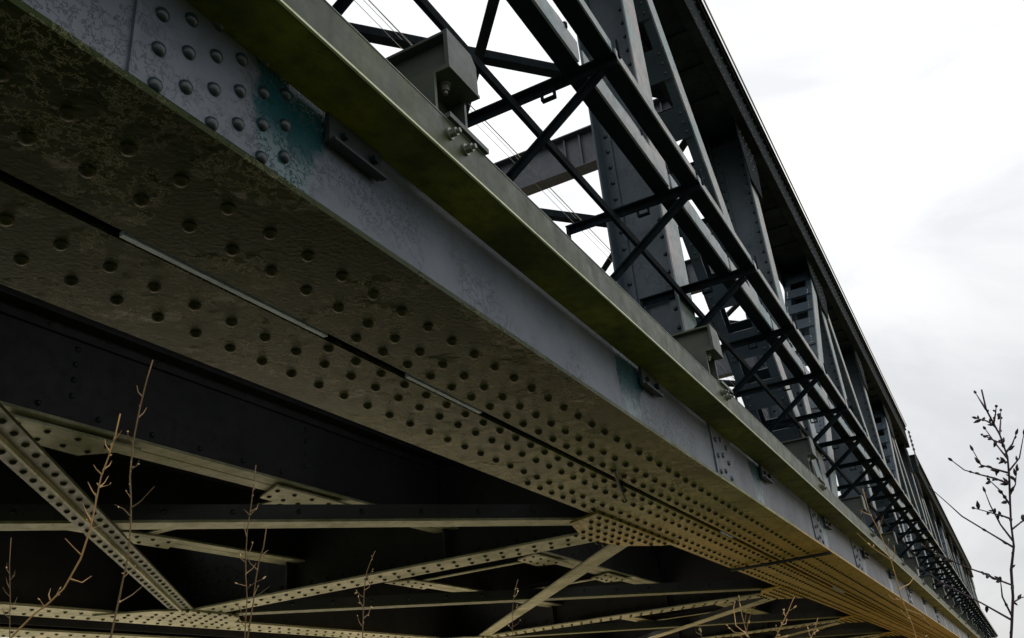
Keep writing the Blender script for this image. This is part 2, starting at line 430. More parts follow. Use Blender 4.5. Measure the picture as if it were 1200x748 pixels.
# ------------------------------------------------------------------ truss members above the chord
def post(x, y0, y1, zb=1.56, zt=5.95, det=True):
    m = MB()
    m.box(x-.012, x+.0, y0+.012, y1-.012, zb, zt)                 # plate facing the viewer
    for yy, s_ in ((y0, 1), (y1, -1)):
        m.box(x-.14, x+.14, min(yy, yy+s_*.012), max(yy, yy+s_*.012), zb, zt)          # flange plate
        m.box(x-.028, x-.0125, min(yy+s_*.0125, yy+s_*.082), max(yy+s_*.0125, yy+s_*.082), zb, zt)  # angle leg
    m.mat(2).box(x-.14, x+.16, y0-.010, y0-.001, zb, zt); m.mat(0)  # lit outer face painted lighter than the post
    if det:
        m.mat(1); z = zb+.4
        while z < zt-.1:
            for yy in (y0+.052, y1-.052): m.rivet((x-.028, yy, z), (-1, 0, 0), .0155, .015, 8, 2)
            z += .125
    return m
def diag(xa, za, xb, zb, y0, y1, det=True):
    m = MB(); p = Vector((xa, 0, za)); q = Vector((xb, 0, zb)); d = (q-p).normalized(); n = Vector((-d.z, 0, d.x))
    for yy, s_ in ((y0, 1), (y1, -1)):
        m.mat(2 if yy == y0 else 0)  # outer side takes the paler coat for its light
        m.bar(p+Vector((0, yy, 0)), q+Vector((0, yy, 0)), n, .24, .012)
        m.mat(0)
        for j in (-1, 1): m.bar(p+Vector((0, yy+s_*.045, 0)), q+Vector((0, yy+s_*.045, 0)), n, .012, .075, o1=j*.114)
    Lg = (q-p).length; t = .25
    while t < Lg-.3:
        for j in (-1, 1):
            c = p+d*t+n*(j*.130)
            m.bar(c+Vector((0, (y0+y1)/2, 0)), c+d*.26+Vector((0, (y0+y1)/2, 0)), n, .014, (y1-y0)-.03)
            if det and j == -1:
                m.mat(1)
                for k in range(3):
                    for yy in (y0+.05, y1-.05):
                        for jj in (-1, 1): m.rivet(p+d*(t+.05+.08*k)+n*(jj*.138)+Vector((0, yy, 0)), n*jj, .0145, .012, 6, 2)
                m.mat(0)
        t += .50
    return m
Y0, Y1 = 1.18, 1.54
for k, x in enumerate(NODE):
    pr = post(x, Y0, Y1); pr.build('post', [M_POST, M_RIVET, M_LEDGE], span)
for k in range(len(NODE)-1):
    xa, xb = NODE[k], NODE[k+1]
    if k % 2 == 0: diag(xa+.1, 5.9, xb-.15, 1.62, Y0-.012, Y1+.012).build('diagonal', [M_POST, M_RIVET, M_LEDGE], span)
    else: diag(xa+.15, 1.62, xb-.1, 5.9, Y0-.012, Y1+.012).build('diagonal', [M_POST, M_RIVET, M_LEDGE], span)
# top chord: open box with batten plates across its underside
def top_chord(y0, y1):
    m = MB()
    m.box(X0+.2, X1-.2, y0, y0+.014, 5.95, TOP); m.box(X0+.2, X1-.2, y1-.014, y1, 5.95, TOP)
    m.box(X0+.15, X1-.15, y0-.05, y1+.05, TOP+.002, TOP+.03)
    m.box(X0+.2, X1-.2, y0-.004, y0+.10, 5.935, 5.9485); m.box(X0+.2, X1-.2, y1-.10, y1+.004, 5.935, 5.9485)
    m.box(X0+.2, X1-.2, y0-.04, y0-.003, 6.40, 6.415)
    x = X0+.5
    while x < X1-.4:
        m.box(x, x+.26, y0+.06, y1-.06, 5.9495, 5.962); x += .55
    m.box(X0+.185, X0+.198, y0, y1, 5.95, TOP); m.box(X1-.198, X1-.185, y0, y1, 5.95, TOP)
    m.box(X0+.2, X1-.2, y0+.02, y1-.02, 5.972, 5.978)
    m.mat(1); x = X0+.3
    while x < X1-.3:
        for zz in (6.02, 6.38): m.rivet((x, y0, zz), (0, -1, 0), .0145, .012, 6, 2)
        x += .16
    return m
top_chord(1.05, 1.66).build('top_chord', [M_UPPER, M_RIVET], span)
# connection plates at top and bottom nodes
for k, x in enumerate(NODE):
    for yy in (1.140, 1.562):
        m = MB(); w = .62 if (k % 2 == 0) else .42
        m.prism([(x-w, yy, 5.93), (x-w, yy, 5.70), (x-.25, yy, 5.25), (x+.25, yy, 5.25), (x+w, yy, 5.70), (x+w, yy, 5.93)], (0, .012, 0))
        m.mat(1)
        for i in range(-3, 4):
            for j in range(5): 
                if abs(i)*.15 < w-.1-.08*j: m.rivet((x+.14*i, yy, 5.86-.12*j), (0, -1, 0), .0145, .012, 6, 2)
        m.build('connection_plate', [M_UPPER, M_RIVET], span)
    m = MB(); w = .75 if (k % 2 == 1) else .45; yy = 1.585
    pts = [(x+w, yy, 1.56), (x-w, yy, 1.56), (x-w, yy, 1.9)]+[(x-w+.35*(1-math.cos(a)), yy, 1.9+.5*math.sin(a)) for a in [math.pi/2*i/6 for i in range(1, 7)]]+[(x+w-.3, yy, 2.4), (x+w, yy, 2.0)]
    m.prism(pts, (0, .012, 0)); m.build('connection_plate', [M_UPPER, M_RIVET], span)
# far truss: the same members, simpler
DY = FA+.36-Y0
m = MB()
for k, x in enumerate(NODE):
    post(x, 5.75, 6.11, 1.615, 5.95, False).build('post', [M_UPPER, M_RIVET, M_LEDGE], span)
for k in range(len(NODE)-1):
    xa, xb = NODE[k], NODE[k+1]
    (diag(xa+.1, 5.9, xb-.15, 1.65, 5.74, 6.12, False) if k % 2 == 0 else diag(xa+.15, 1.65, xb-.1, 5.9, 5.74, 6.12, False)).build('diagonal', [M_UPPER, M_RIVET, M_LEDGE], span)
top_chord(5.62, 6.23).build('top_chord', [M_UPPER, M_RIVET], span)

# top bracing between the trusses
for k in range(1, len(NODE)):
    x = NODE[k]-.45
    m = MB(); m.box(x-.006, x+.006, 1.66, 5.62, 6.0, 6.5); m.box(x-.10, x-.007, 1.66, 5.62, 6.0, 6.014); m.box(x+.007, x+.10, 1.66, 5.62, 6.0, 6.014)
    m.box(x-.10, x+.10, 1.66, 5.62, 6.501, 6.515)
    for y in (1.9, 2.95, 3.15, 4.2, 5.3): m.box(x-.05, x-.007, y-.01, y+.01, 6.015, 6.49)
    m.build('top_strut', [M_STRUT], span)
    def ang(p, q):
        m = MB(); m.bar(p, q, (0, 0, 1), .10, .012); d = (Vector(q)-Vector(p)).normalized(); a = Vector((-d.y, d.x, 0))
        m.bar((p[0], p[1], p[2]-.05), (q[0], q[1], q[2]-.05), a, .10, .012, o1=.05); return m
    ang((x+.05-P+.0, 1.5, 6.12), (x+.55, 5.5, 6.12)).build('top_brace', [M_UPPER], span)
    ang((x-P-.95, 5.5, 6.24), (x-.30, 1.5, 6.24)).build('top_brace', [M_UPPER], span)

# ------------------------------------------------------------------ second span
span2 = copy_tree(span)
span2['label'] = 'distant lower truss span continuing behind the near one at the right edge'
sh = (NODE[-1]-NODE[0]+1.3)*S
KZ = .90
span2.location = (span.location.x+sh, span.location.y, (1*S+CZ)*(1-KZ)); span2.scale = (1, 1, KZ)

# piers under the span ends
def pier(x, lab):
    m = MB(); z0 = -CZ/S-.3
    m.box(x-.9, x+.9, .75, 6.9, z0, .55); m.box(x-1.0, x+1.0, .65, 7.0, .55, .70)
    o = m.build('bridge_pier', [M_CONC]); bm = MB()
    for yy in (1.36, 5.9):
        for xx in (x-.6, x+.6): bm.box(xx-.2, xx+.2, yy-.3, yy+.3, .701, .80); bm.box(xx-.12, xx+.12, yy-.25, yy+.25, .801, .945)
    bm.build('bearing', [M_DARK], o); tag(o, lab, 'pier')
pier(NODE[-1]+.65, 'sooty concrete pier under the joint of the two truss spans')

# ------------------------------------------------------------------ steel channel along the outside with short stub posts
ch = empty('edge_channel', (4*S, .85*S, 0))
tag(ch, 'algae green steel channel bolted along the outside of the grey bridge girder', 'steel channel')
cx0, cx1 = -3.4, 53.5; yo = .853
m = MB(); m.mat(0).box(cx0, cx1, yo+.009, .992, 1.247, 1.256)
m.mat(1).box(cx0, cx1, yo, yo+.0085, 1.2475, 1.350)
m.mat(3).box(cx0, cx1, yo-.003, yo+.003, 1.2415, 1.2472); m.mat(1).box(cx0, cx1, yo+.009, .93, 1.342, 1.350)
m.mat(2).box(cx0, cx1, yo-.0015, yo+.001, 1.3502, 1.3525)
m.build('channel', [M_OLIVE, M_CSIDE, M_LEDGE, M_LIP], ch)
stubs = [1.497+2.30*k for k in range(-1, 23)]
def hexbolt(m, c, n, r=.014):
    c = Vector(c); n = Vector(n)
    m.cyl(c, c+n*.006, r*1.35, seg=14); m.cyl(c+n*.006, c+n*.022, r, seg=6, smooth=False); m.cyl(c+n*.022, c+n*.032, r*.55, seg=8)
for i, x in enumerate(stubs):
    m = MB(); m.mat(0)
    m.box(x-.012, x+.175, yo-.012, yo+.12, 1.3535, 1.368)       # base plate
    stub = m.build('stub_post', [M_GALV, M_BOLT], ch)
    m = MB()
    m.box(x+.010, x+.021, yo+.040, yo+.155, 1.3685, 1.5345); m.box(x+.157, x+.168, yo+.040, yo+.155, 1.3685, 1.5345)
    m.box(x+.021, x+.157, yo+.092, yo+.102, 1.3685, 1.5345)
    m.box(x+.020, x+.172, yo-.002, yo+.165, 1.535, 1.544)
    m.build('column', [M_GALV], stub)
    for c_, n_ in (((x+.072, yo+.045, 1.535), (0, 0, -1)), ((x-.004, yo, 1.309), (0, -1, 0)), ((x+.068, yo, 1.306), (0, -1, 0))):
        m = MB(); hexbolt(m, c_, n_, .0115); m.build('bolt', [M_BOLT], stub)
    # transom beam on top of the stub, running back over the chord
    m = MB(); a, b = x+.022, x+.168; za, zb = 1.545, 1.662
    m.box(a+.030, a+.038, yo+.012, 1.70, za+.0085, zb-.0085); m.box(a, b, yo+.012, 1.70, za, za+.008); m.box(a, b, yo+.012, 1.70, zb-.008, zb)
    m.prism([(a, yo, za+.001), (b, yo, za+.001), (b, yo, zb-.025), (b-.025, yo, zb+.003), (a, yo, zb+.003)], (0, .0115, 0))
    m.build('transom_beam', [M_GALV], stub)

# ------------------------------------------------------------------ walkway: two ledger beams on bracketed cross bars
wk = empty('inspection_walkway', (4*S, .85*S, 0))
tag(wk, 'dark narrow service walkway of two long beams on knee braced brackets outside the truss', 'walkway')
ZW = 2.32
brk = [2.59+1.05*k for k in range(-4, 48)]
for i, x in enumerate(brk):
    m = MB(); m.bar((x, .725, ZW-.006), (x, 1.43, ZW-.006), (1, 0, 0), .036, .007); m.bar((x, .725, ZW-.0265), (x, 1.43, ZW-.0265), (1, 0, 0), .008, .032, o1=.014)
    m.box(x-.01, x+.01, 1.415, 1.43, ZW-.10, ZW-.012)                  # hooked end
    m.box(x-.008, x+.008, .706, .714, ZW-.03, ZW+.055)                 # upstand at the outer end
    m.box(x-.01, x+.012, .99, 1.05, ZW-.085, ZW-.078); m.box(x-.01, x+.012, .99, .996, ZW-.078, ZW-.042); m.box(x-.01, x+.012, 1.044, 1.05, ZW-.078, ZW-.042)
    b = m.build('bracket', [M_UPPER], wk)
    m = MB(); m.bar((x+.012, .80, ZW-.04), (x+.012, 1.62, 1.69), (1, 0, 0), .032, .008); m.bar((x+.012, .80, ZW-.04), (x+.012, 1.62, 1.69), (1, 0, 0), .008, .032, o2=.016)
    m.build('knee_brace', [M_UPPER], b)
for i in range(len(brk)-1):
    a, b = brk[i]+.022, brk[i+1]-.022
    rnd = random.Random(i)
    # inner ledger: hollow timber-like beam, shaded soffit and lit outer face painted in
    m = MB(); m.mat(0).box(a-.020, b+.020, .872, .945, ZW, ZW+.012); m.box(a-.020, b+.020, .930, .945, ZW+.0125, ZW+.12)
    n = 8; pts = []
    m.mat(1)
    top = [(a+.0+(b-a)*t/12, ZW+.105+rnd.uniform(-.006, .006)) for t in range(13)]
    poly = [(a+.012, .861, ZW+.001), (b-.012, .861, ZW+.001), (b, .861, ZW+.03), (b, .861, ZW+.08)]+[(p[0], .861, p[1]) for p in reversed(top)]+[(a, .861, ZW+.03)]
    m.prism(poly, (0, .010, 0))
    for q in range(rnd.randint(1, 3)):
        xx = a+rnd.uniform(.55, .95)*(b-a); m.mat(0).cyl((xx, .866, ZW+.10), (xx, .866, ZW+.125), .012, seg=6)
    m.build('ledger_beam', [M_UPPER, M_LEDGE], wk)
    m = MB(); m.mat(0).box(a-.020, b+.020, .735, .808, ZW, ZW+.012); m.mat(1).box(a, b, .728, .7345, ZW-.001, ZW+.045)
    m.build('ledger_beam', [M_UPPER, M_LEDGE], wk)
m = MB(); m.box(brk[0], brk[-1], 1.135, 1.142, ZW-.115, ZW-.072); m.box(brk[0], brk[-1], 1.142, 1.172, ZW-.080, ZW-.073)
m.build('guard_rail', [M_UPPER], wk)

# ------------------------------------------------------------------ wires
def wire(name, y, z, r, lab, grp, x0=-6, x1=60, cat='wire', mat=None, up=0.):
    m = MB(); n = 16
    for i in range(n):
        a = x0+(x1-x0)*i/n; b = x0+(x1-x0)*(i+1)/n; m.cyl((a, y, z), (b, y, z), r, seg=6, cap=False)
    return tag(m.build(name, [mat or M_WIRE]), lab, cat, grp)
wire('overhead_wire', 3.50, 6.06, .0060, 'thicker grey contact wire above the track, crossing the sky gap beside the first stub post', 'overhead line wires')
wire('overhead_wire', 3.62, 6.20, .0030, 'thin grey overhead wire at the top left, upper one of the close pair', 'overhead line wires')
wire('overhead_wire', 3.56, 5.98, .0030, 'thin grey overhead wire at the top left, lower one of the close pair', 'overhead line wires')
wire('outer_cable', .985, 6.56, .010, 'slim pale cable running against the sky just outside the top chord', None, x0=-3, x1=25.2, cat='cable')
ins = MB(); ix = 25.75
ins.cyl((ix, 1.0, 5.55), (ix, 1.0, 6.55), .016, seg=8)
for k in range(5): ins.cyl((ix, 1.0, 6.0+.12*k), (ix, 1.0, 6.05+.12*k), .038, .030, seg=10)
tag(ins.build('line_insulator', [M_DARK]), 'small dark insulator post standing in the step between the two spans', 'insulator')

# ------------------------------------------------------------------ ground and weeds
m = MB(); R = 700
m.add([(-R, -R, 0), (R, -R, 0), (R, R, 0), (-R, R, 0)], [(0, 1, 2, 3)])
g = m.build('ground', [M_GROUND], scale=1, dz=0); tag(g, kind='structure')

PLANTS = {
 'tall_bud': {'stem': [(1.511, 0.012, 1.444), (1.486, -0.013, 1.514), (1.462, -0.034, 1.579), (1.439, -0.046, 1.634), (1.427, -0.055, 1.667), (1.415, -0.061, 1.694), (1.4, -0.06, 1.723), (1.391, -0.057, 1.736), (1.379, -0.053, 1.757), (1.366, -0.055, 1.783)], 'twigs': [[(1.43, -0.053, 1.659), (1.399, -0.036, 1.665), (1.367, -0.016, 1.669), (1.34, -0.002, 1.672), (1.31, 0.009, 1.681)], [(1.411, -0.03, 1.673), (1.408, -0.025, 1.688), (1.402, -0.021, 1.708)], [(1.441, -0.047, 1.632), (1.409, -0.038, 1.649), (1.379, -0.029, 1.659)], [(1.461, -0.029, 1.578), (1.447, -0.009, 1.6), (1.427, 0.019, 1.626), (1.418, 0.032, 1.646), (1.409, 0.045, 1.665)], [(1.459, -0.034, 1.585), (1.454, -0.026, 1.61), (1.449, -0.021, 1.638), (1.452, -0.02, 1.657)], [(1.448, -0.042, 1.614), (1.374, -0.021, 1.614), (1.299, 0.0, 1.613)], [(1.48, -0.017, 1.529), (1.408, 0.016, 1.545), (1.343, 0.04, 1.554), (1.272, 0.069, 1.571)], [(1.495, -0.001, 1.485), (1.499, 0.029, 1.513), (1.489, 0.076, 1.551), (1.503, 0.095, 1.571)], [(1.493, -0.002, 1.49), (1.445, -0.0, 1.513), (1.401, -0.004, 1.531)], [(1.417, -0.06, 1.691), (1.365, -0.05, 1.704), (1.317, -0.042, 1.715)], [(1.405, -0.059, 1.711), (1.461, -0.048, 1.735), (1.52, -0.042, 1.756)], [(1.423, -0.057, 1.675), (1.42, -0.075, 1.69), (1.408, -0.089, 1.718)], [(1.4, -0.061, 1.724), (1.44, -0.068, 1.75), (1.479, -0.075, 1.776)], [(1.413, -0.063, 1.7), (1.409, -0.072, 1.709), (1.404, -0.079, 1.719)], [(1.391, -0.057, 1.736), (1.402, -0.049, 1.747), (1.413, -0.039, 1.756)], [(1.39, -0.056, 1.738), (1.34, -0.061, 1.739), (1.291, -0.062, 1.735)], [(1.454, -0.041, 1.601), (1.475, -0.052, 1.611), (1.496, -0.063, 1.618)], [(1.489, -0.012, 1.507), (1.544, -0.023, 1.516), (1.602, -0.036, 1.522)], [(1.437, -0.052, 1.645), (1.437, -0.06, 1.658), (1.434, -0.067, 1.676)], [(1.418, -0.058, 1.687), (1.446, -0.054, 1.696), (1.476, -0.051, 1.706)], [(1.379, -0.053, 1.757), (1.393, -0.05, 1.775), (1.409, -0.048, 1.791)]], 'r': 0.0036, 'buds': 1},
 'orange_thin': {'stem': [(1.679, 0.143, 1.47), (1.662, 0.142, 1.503), (1.634, 0.146, 1.553), (1.602, 0.144, 1.615), (1.581, 0.148, 1.652), (1.565, 0.153, 1.678), (1.546, 0.152, 1.715)], 'twigs': [[(1.605, 0.15, 1.605), (1.527, 0.161, 1.621), (1.453, 0.167, 1.632)], [(1.631, 0.142, 1.561), (1.67, 0.13, 1.571), (1.705, 0.119, 1.588)], [(1.637, 0.151, 1.543), (1.643, 0.16, 1.548), (1.649, 0.165, 1.557)], [(1.582, 0.147, 1.65), (1.553, 0.138, 1.658), (1.525, 0.13, 1.662)], [(1.567, 0.152, 1.674), (1.5, 0.154, 1.668), (1.435, 0.152, 1.661)], [(1.649, 0.138, 1.532), (1.711, 0.13, 1.524), (1.782, 0.119, 1.502)], [(1.61, 0.144, 1.601), (1.604, 0.135, 1.612), (1.595, 0.132, 1.624)]], 'r': 0.0022, 'buds': 0},
 'curved': {'stem': [(0.893, 1.38, 1.574), (0.895, 1.34, 1.606), (0.9, 1.303, 1.633), (0.908, 1.252, 1.664), (0.905, 1.217, 1.703), (0.897, 1.192, 1.743), (0.886, 1.171, 1.783), (0.878, 1.156, 1.812), (0.873, 1.137, 1.84), (0.867, 1.119, 1.869), (0.859, 1.103, 1.897)], 'twigs': [[(0.886, 1.168, 1.785), (0.896, 1.196, 1.802), (0.905, 1.221, 1.823)], [(0.882, 1.163, 1.798), (0.913, 1.192, 1.818), (0.942, 1.222, 1.841)], [(0.91, 1.238, 1.675), (0.936, 1.249, 1.675), (0.957, 1.256, 1.688)], [(0.905, 1.275, 1.649), (0.934, 1.323, 1.667), (0.966, 1.365, 1.686)], [(0.904, 1.214, 1.707), (0.884, 1.211, 1.718), (0.867, 1.207, 1.727)], [(0.895, 1.186, 1.752), (0.909, 1.222, 1.776), (0.925, 1.255, 1.799)], [(0.877, 1.154, 1.816), (0.866, 1.153, 1.822), (0.858, 1.149, 1.826)], [(0.875, 1.149, 1.823), (0.912, 1.184, 1.844), (0.945, 1.222, 1.867)], [(0.872, 1.133, 1.846), (0.894, 1.174, 1.871), (0.919, 1.211, 1.895)], [(0.868, 1.124, 1.861), (0.838, 1.075, 1.851), (0.807, 1.029, 1.84)]], 'r': 0.0032, 'buds': 0},
 'straight': {'stem': [(0.94, 1.181, 1.552), (0.931, 1.164, 1.586), (0.918, 1.138, 1.635), (0.903, 1.109, 1.691), (0.888, 1.092, 1.736), (0.866, 1.076, 1.793), (0.851, 1.058, 1.838), (0.839, 1.036, 1.882), (0.829, 1.014, 1.921), (0.824, 0.999, 1.946)], 'twigs': [[(0.884, 1.094, 1.741), (0.848, 1.06, 1.74), (0.81, 1.032, 1.735)], [(0.882, 1.087, 1.752), (0.862, 1.044, 1.75), (0.841, 0.993, 1.758)], [(0.923, 1.137, 1.626), (0.965, 1.168, 1.647), (1.008, 1.198, 1.668)], [(0.851, 1.058, 1.838), (0.839, 1.055, 1.845), (0.831, 1.048, 1.85)], [(0.842, 1.042, 1.871), (0.853, 1.044, 1.882), (0.863, 1.05, 1.895)], [(0.862, 1.072, 1.804), (0.849, 1.043, 1.8), (0.832, 1.018, 1.799)], [(0.835, 1.027, 1.899), (0.83, 1.031, 1.905), (0.826, 1.031, 1.915)]], 'r': 0.003, 'buds': 0},
 'pinkish': {'stem': [(1.115, 1.078, 1.551), (1.102, 1.066, 1.587), (1.085, 1.048, 1.636), (1.061, 1.031, 1.697), (1.049, 1.018, 1.733), (1.038, 1.001, 1.769), (1.027, 0.986, 1.805), (1.021, 0.978, 1.823)], 'twigs': [[(1.096, 1.058, 1.605), (1.078, 1.052, 1.612), (1.059, 1.044, 1.625)], [(1.081, 1.044, 1.648), (1.07, 1.016, 1.653), (1.06, 0.99, 1.653)], [(1.064, 1.033, 1.691), (1.07, 1.031, 1.704), (1.076, 1.03, 1.719)], [(1.066, 1.035, 1.685), (1.067, 1.048, 1.694), (1.07, 1.053, 1.708)], [(1.053, 1.023, 1.721), (1.082, 1.057, 1.748), (1.114, 1.089, 1.77)], [(1.043, 1.004, 1.757), (1.061, 1.011, 1.767), (1.076, 1.022, 1.78)], [(1.044, 1.007, 1.752), (1.077, 1.049, 1.771), (1.112, 1.089, 1.788)], [(1.073, 1.037, 1.67), (1.107, 1.06, 1.684), (1.139, 1.083, 1.7)], [(1.099, 1.064, 1.593), (1.138, 1.114, 1.611), (1.18, 1.159, 1.628)], [(1.033, 0.993, 1.787), (1.048, 0.999, 1.801), (1.061, 1.01, 1.814)]], 'r': 0.0022, 'buds': 0},
 'bare_back': {'stem': [(1.358, 1.309, 1.575), (1.339, 1.285, 1.634), (1.326, 1.264, 1.678), (1.306, 1.235, 1.743), (1.3, 1.218, 1.772), (1.29, 1.203, 1.804)], 'twigs': [[(1.323, 1.262, 1.685), (1.296, 1.217, 1.684), (1.268, 1.172, 1.686)], [(1.308, 1.243, 1.732), (1.331, 1.282, 1.754), (1.357, 1.314, 1.775)], [(1.303, 1.233, 1.751), (1.348, 1.26, 1.772), (1.392, 1.292, 1.788)]], 'r': 0.0034, 'buds': 0},
 'seedy_mid': {'stem': [(1.292, 0.982, 1.537), (1.278, 0.969, 1.576), (1.262, 0.954, 1.622), (1.253, 0.945, 1.648), (1.245, 0.933, 1.674), (1.241, 0.918, 1.695), (1.24, 0.911, 1.704)], 'twigs': [[(1.258, 0.949, 1.635), (1.293, 0.986, 1.647), (1.328, 1.019, 1.662)], [(1.263, 0.955, 1.619), (1.264, 0.963, 1.629), (1.267, 0.968, 1.638)], [(1.27, 0.959, 1.602), (1.293, 0.967, 1.612), (1.312, 0.976, 1.626)], [(1.248, 0.937, 1.663), (1.22, 0.907, 1.664), (1.191, 0.881, 1.663)], [(1.274, 0.964, 1.589), (1.302, 0.994, 1.602), (1.33, 1.019, 1.618)], [(1.254, 0.945, 1.645), (1.263, 0.942, 1.651), (1.269, 0.944, 1.659)]], 'r': 0.0022, 'buds': 1},
 'left_edge': {'stem': [(0.94, 1.405, 1.578), (0.924, 1.393, 1.62), (0.906, 1.377, 1.669), (0.887, 1.363, 1.718), (0.875, 1.35, 1.754)], 'twigs': [[(0.905, 1.378, 1.669), (0.883, 1.356, 1.672), (0.862, 1.332, 1.674)], [(0.897, 1.369, 1.693), (0.864, 1.311, 1.688), (0.828, 1.256, 1.684)], [(0.893, 1.368, 1.703), (0.915, 1.411, 1.719), (0.939, 1.45, 1.738)], [(0.913, 1.382, 1.651), (0.951, 1.432, 1.669), (0.988, 1.482, 1.691)], [(0.917, 1.387, 1.639), (0.878, 1.343, 1.637), (0.842, 1.294, 1.637)], [(0.901, 1.373, 1.681), (0.919, 1.411, 1.698), (0.938, 1.445, 1.714)]], 'r': 0.002, 'buds': 0},
 'short_mid': {'stem': [(1.415, 0.757, 1.514), (1.401, 0.747, 1.55), (1.385, 0.735, 1.593), (1.375, 0.72, 1.625), (1.372, 0.712, 1.639)], 'twigs': [[(1.387, 0.737, 1.586), (1.378, 0.724, 1.591), (1.366, 0.715, 1.596)], [(1.397, 0.743, 1.563), (1.352, 0.727, 1.565), (1.31, 0.705, 1.567)], [(1.395, 0.742, 1.567), (1.374, 0.721, 1.568), (1.351, 0.704, 1.57)], [(1.379, 0.727, 1.612), (1.409, 0.735, 1.622), (1.436, 0.748, 1.634)]], 'r': 0.0018, 'buds': 1},
 'forked': {'stem': [(1.393, 0.35, 1.468), (1.381, 0.343, 1.499), (1.375, 0.344, 1.508), (1.365, 0.343, 1.529), (1.358, 0.342, 1.543), (1.352, 0.339, 1.557)], 'twigs': [[(1.378, 0.344, 1.502), (1.396, 0.363, 1.52), (1.417, 0.367, 1.547), (1.446, 0.371, 1.558)], [(1.376, 0.344, 1.507), (1.333, 0.328, 1.518), (1.293, 0.311, 1.525), (1.254, 0.294, 1.53)], [(1.376, 0.349, 1.502), (1.381, 0.364, 1.51), (1.388, 0.373, 1.52)], [(1.371, 0.342, 1.517), (1.31, 0.324, 1.523), (1.249, 0.306, 1.528)], [(1.387, 0.345, 1.485), (1.406, 0.357, 1.499), (1.427, 0.369, 1.508)]], 'r': 0.002, 'buds': 1},
 'upright_seed': {'stem': [(1.407, 0.325, 1.465), (1.399, 0.309, 1.495), (1.397, 0.296, 1.512), (1.395, 0.282, 1.529), (1.393, 0.274, 1.54), (1.392, 0.268, 1.548)], 'twigs': [[(1.398, 0.303, 1.502), (1.373, 0.301, 1.505), (1.35, 0.294, 1.508)], [(1.397, 0.296, 1.512), (1.448, 0.3, 1.517), (1.496, 0.307, 1.527)], [(1.396, 0.287, 1.522), (1.454, 0.301, 1.534), (1.514, 0.311, 1.544)], [(1.401, 0.307, 1.493), (1.404, 0.3, 1.496), (1.406, 0.295, 1.497)]], 'r': 0.002, 'buds': 1},
 'small_right': {'stem': [(1.434, 0.275, 1.46), (1.424, 0.263, 1.491), (1.422, 0.254, 1.503), (1.42, 0.25, 1.51), (1.419, 0.246, 1.517)], 'twigs': [[(1.423, 0.259, 1.496), (1.49, 0.266, 1.503), (1.555, 0.275, 1.51)], [(1.425, 0.262, 1.491), (1.395, 0.26, 1.495), (1.368, 0.254, 1.499)]], 'r': 0.0018, 'buds': 1},
 'small_left': {'stem': [(1.361, 0.409, 1.474), (1.347, 0.404, 1.505), (1.342, 0.403, 1.517), (1.338, 0.402, 1.525)], 'twigs': [[(1.345, 0.405, 1.509), (1.288, 0.393, 1.509), (1.234, 0.376, 1.509)]], 'r': 0.0016, 'buds': 0},
}

INFO = {
 'tall_bud': ('budding_sapling', 'tall dark leafless sapling with buds against the sky at the right edge', 'sapling', 1),
 'orange_thin': ('dry_weed', 'thin orange brown stalk crossing the grey girder near the sapling', 'weed', 0),
 'curved': ('dry_weed', 'curved pale orange stalk bending from the lower left corner', 'weed', 0),
 'straight': ('dry_weed', 'tallest straight brown stalk at the left, reaching up over the dark girder', 'weed', 0),
 'pinkish': ('dry_weed', 'slender pinkish stalk with many short twigs crossing the horizontal brace', 'weed', 0),
 'bare_back': ('dry_weed', 'dull brown stalk leaning just behind the pinkish one', 'weed', 0),
 'seedy_mid': ('dry_weed', 'short stalk with seed husks in front of the riveted crossbeam, left of centre', 'weed', 0),
 'left_edge': ('dry_weed', 'fine twiggy stalk at the extreme left edge of the picture', 'weed', 0),
 'short_mid': ('dry_weed', 'very short seedy stalk at the bottom centre below the pale diagonal brace', 'weed', 0),
 'forked': ('dry_weed', 'many forked straw coloured weed at the bottom under the golden flange', 'weed', 0),
 'upright_seed': ('dry_weed', 'seedy upright straw stalk just right of the forked weed', 'weed', 0),
 'small_right': ('dry_weed', 'small straw tip, rightmost of the weeds under the golden flange', 'weed', 0),
 'small_left': ('dry_weed', 'small bare straw tip left of the forked weed at the bottom edge', 'weed', 0),
}
def tube(m, pts, r0, r1, seg=7):
    V = [Vector(p) for p in pts]
    # resample with a little irregularity so that the stalk is not ruler-straight
    out = [V[0]]
    for i in range(len(V)-1):
        a, b = V[i], V[i+1]; Lg = (b-a).length; k = max(1, int(Lg/.03))
        for j in range(1, k+1):
            p = a.lerp(b, j/k)
            if j < k: p = p+Vector([random.uniform(-1, 1) for _ in range(3)])*r0*.5
            out.append(p)
    n = len(out); ring = []; vs = []
    up = Vector((.3, 1, .2)).normalized()
    for i, p in enumerate(out):
        d = (out[min(i+1, n-1)]-out[max(i-1, 0)]).normalized(); a = (up-d*up.dot(d)).normalized(); b = d.cross(a)
        r = (r0+(r1-r0)*i/(n-1))*(1+random.uniform(-.12, .16))
        for s_ in range(seg):
            g_ = 2*math.pi*s_/seg; vs.append(p+(a*math.cos(g_)+b*math.sin(g_))*r)
    fs = [(i*seg+s_, i*seg+(s_+1) % seg, (i+1)*seg+(s_+1) % seg, (i+1)*seg+s_) for i in range(n-1) for s_ in range(seg)]
    fs.append(tuple(range((n-1)*seg, n*seg)))
    m.add(vs, fs, True); return out
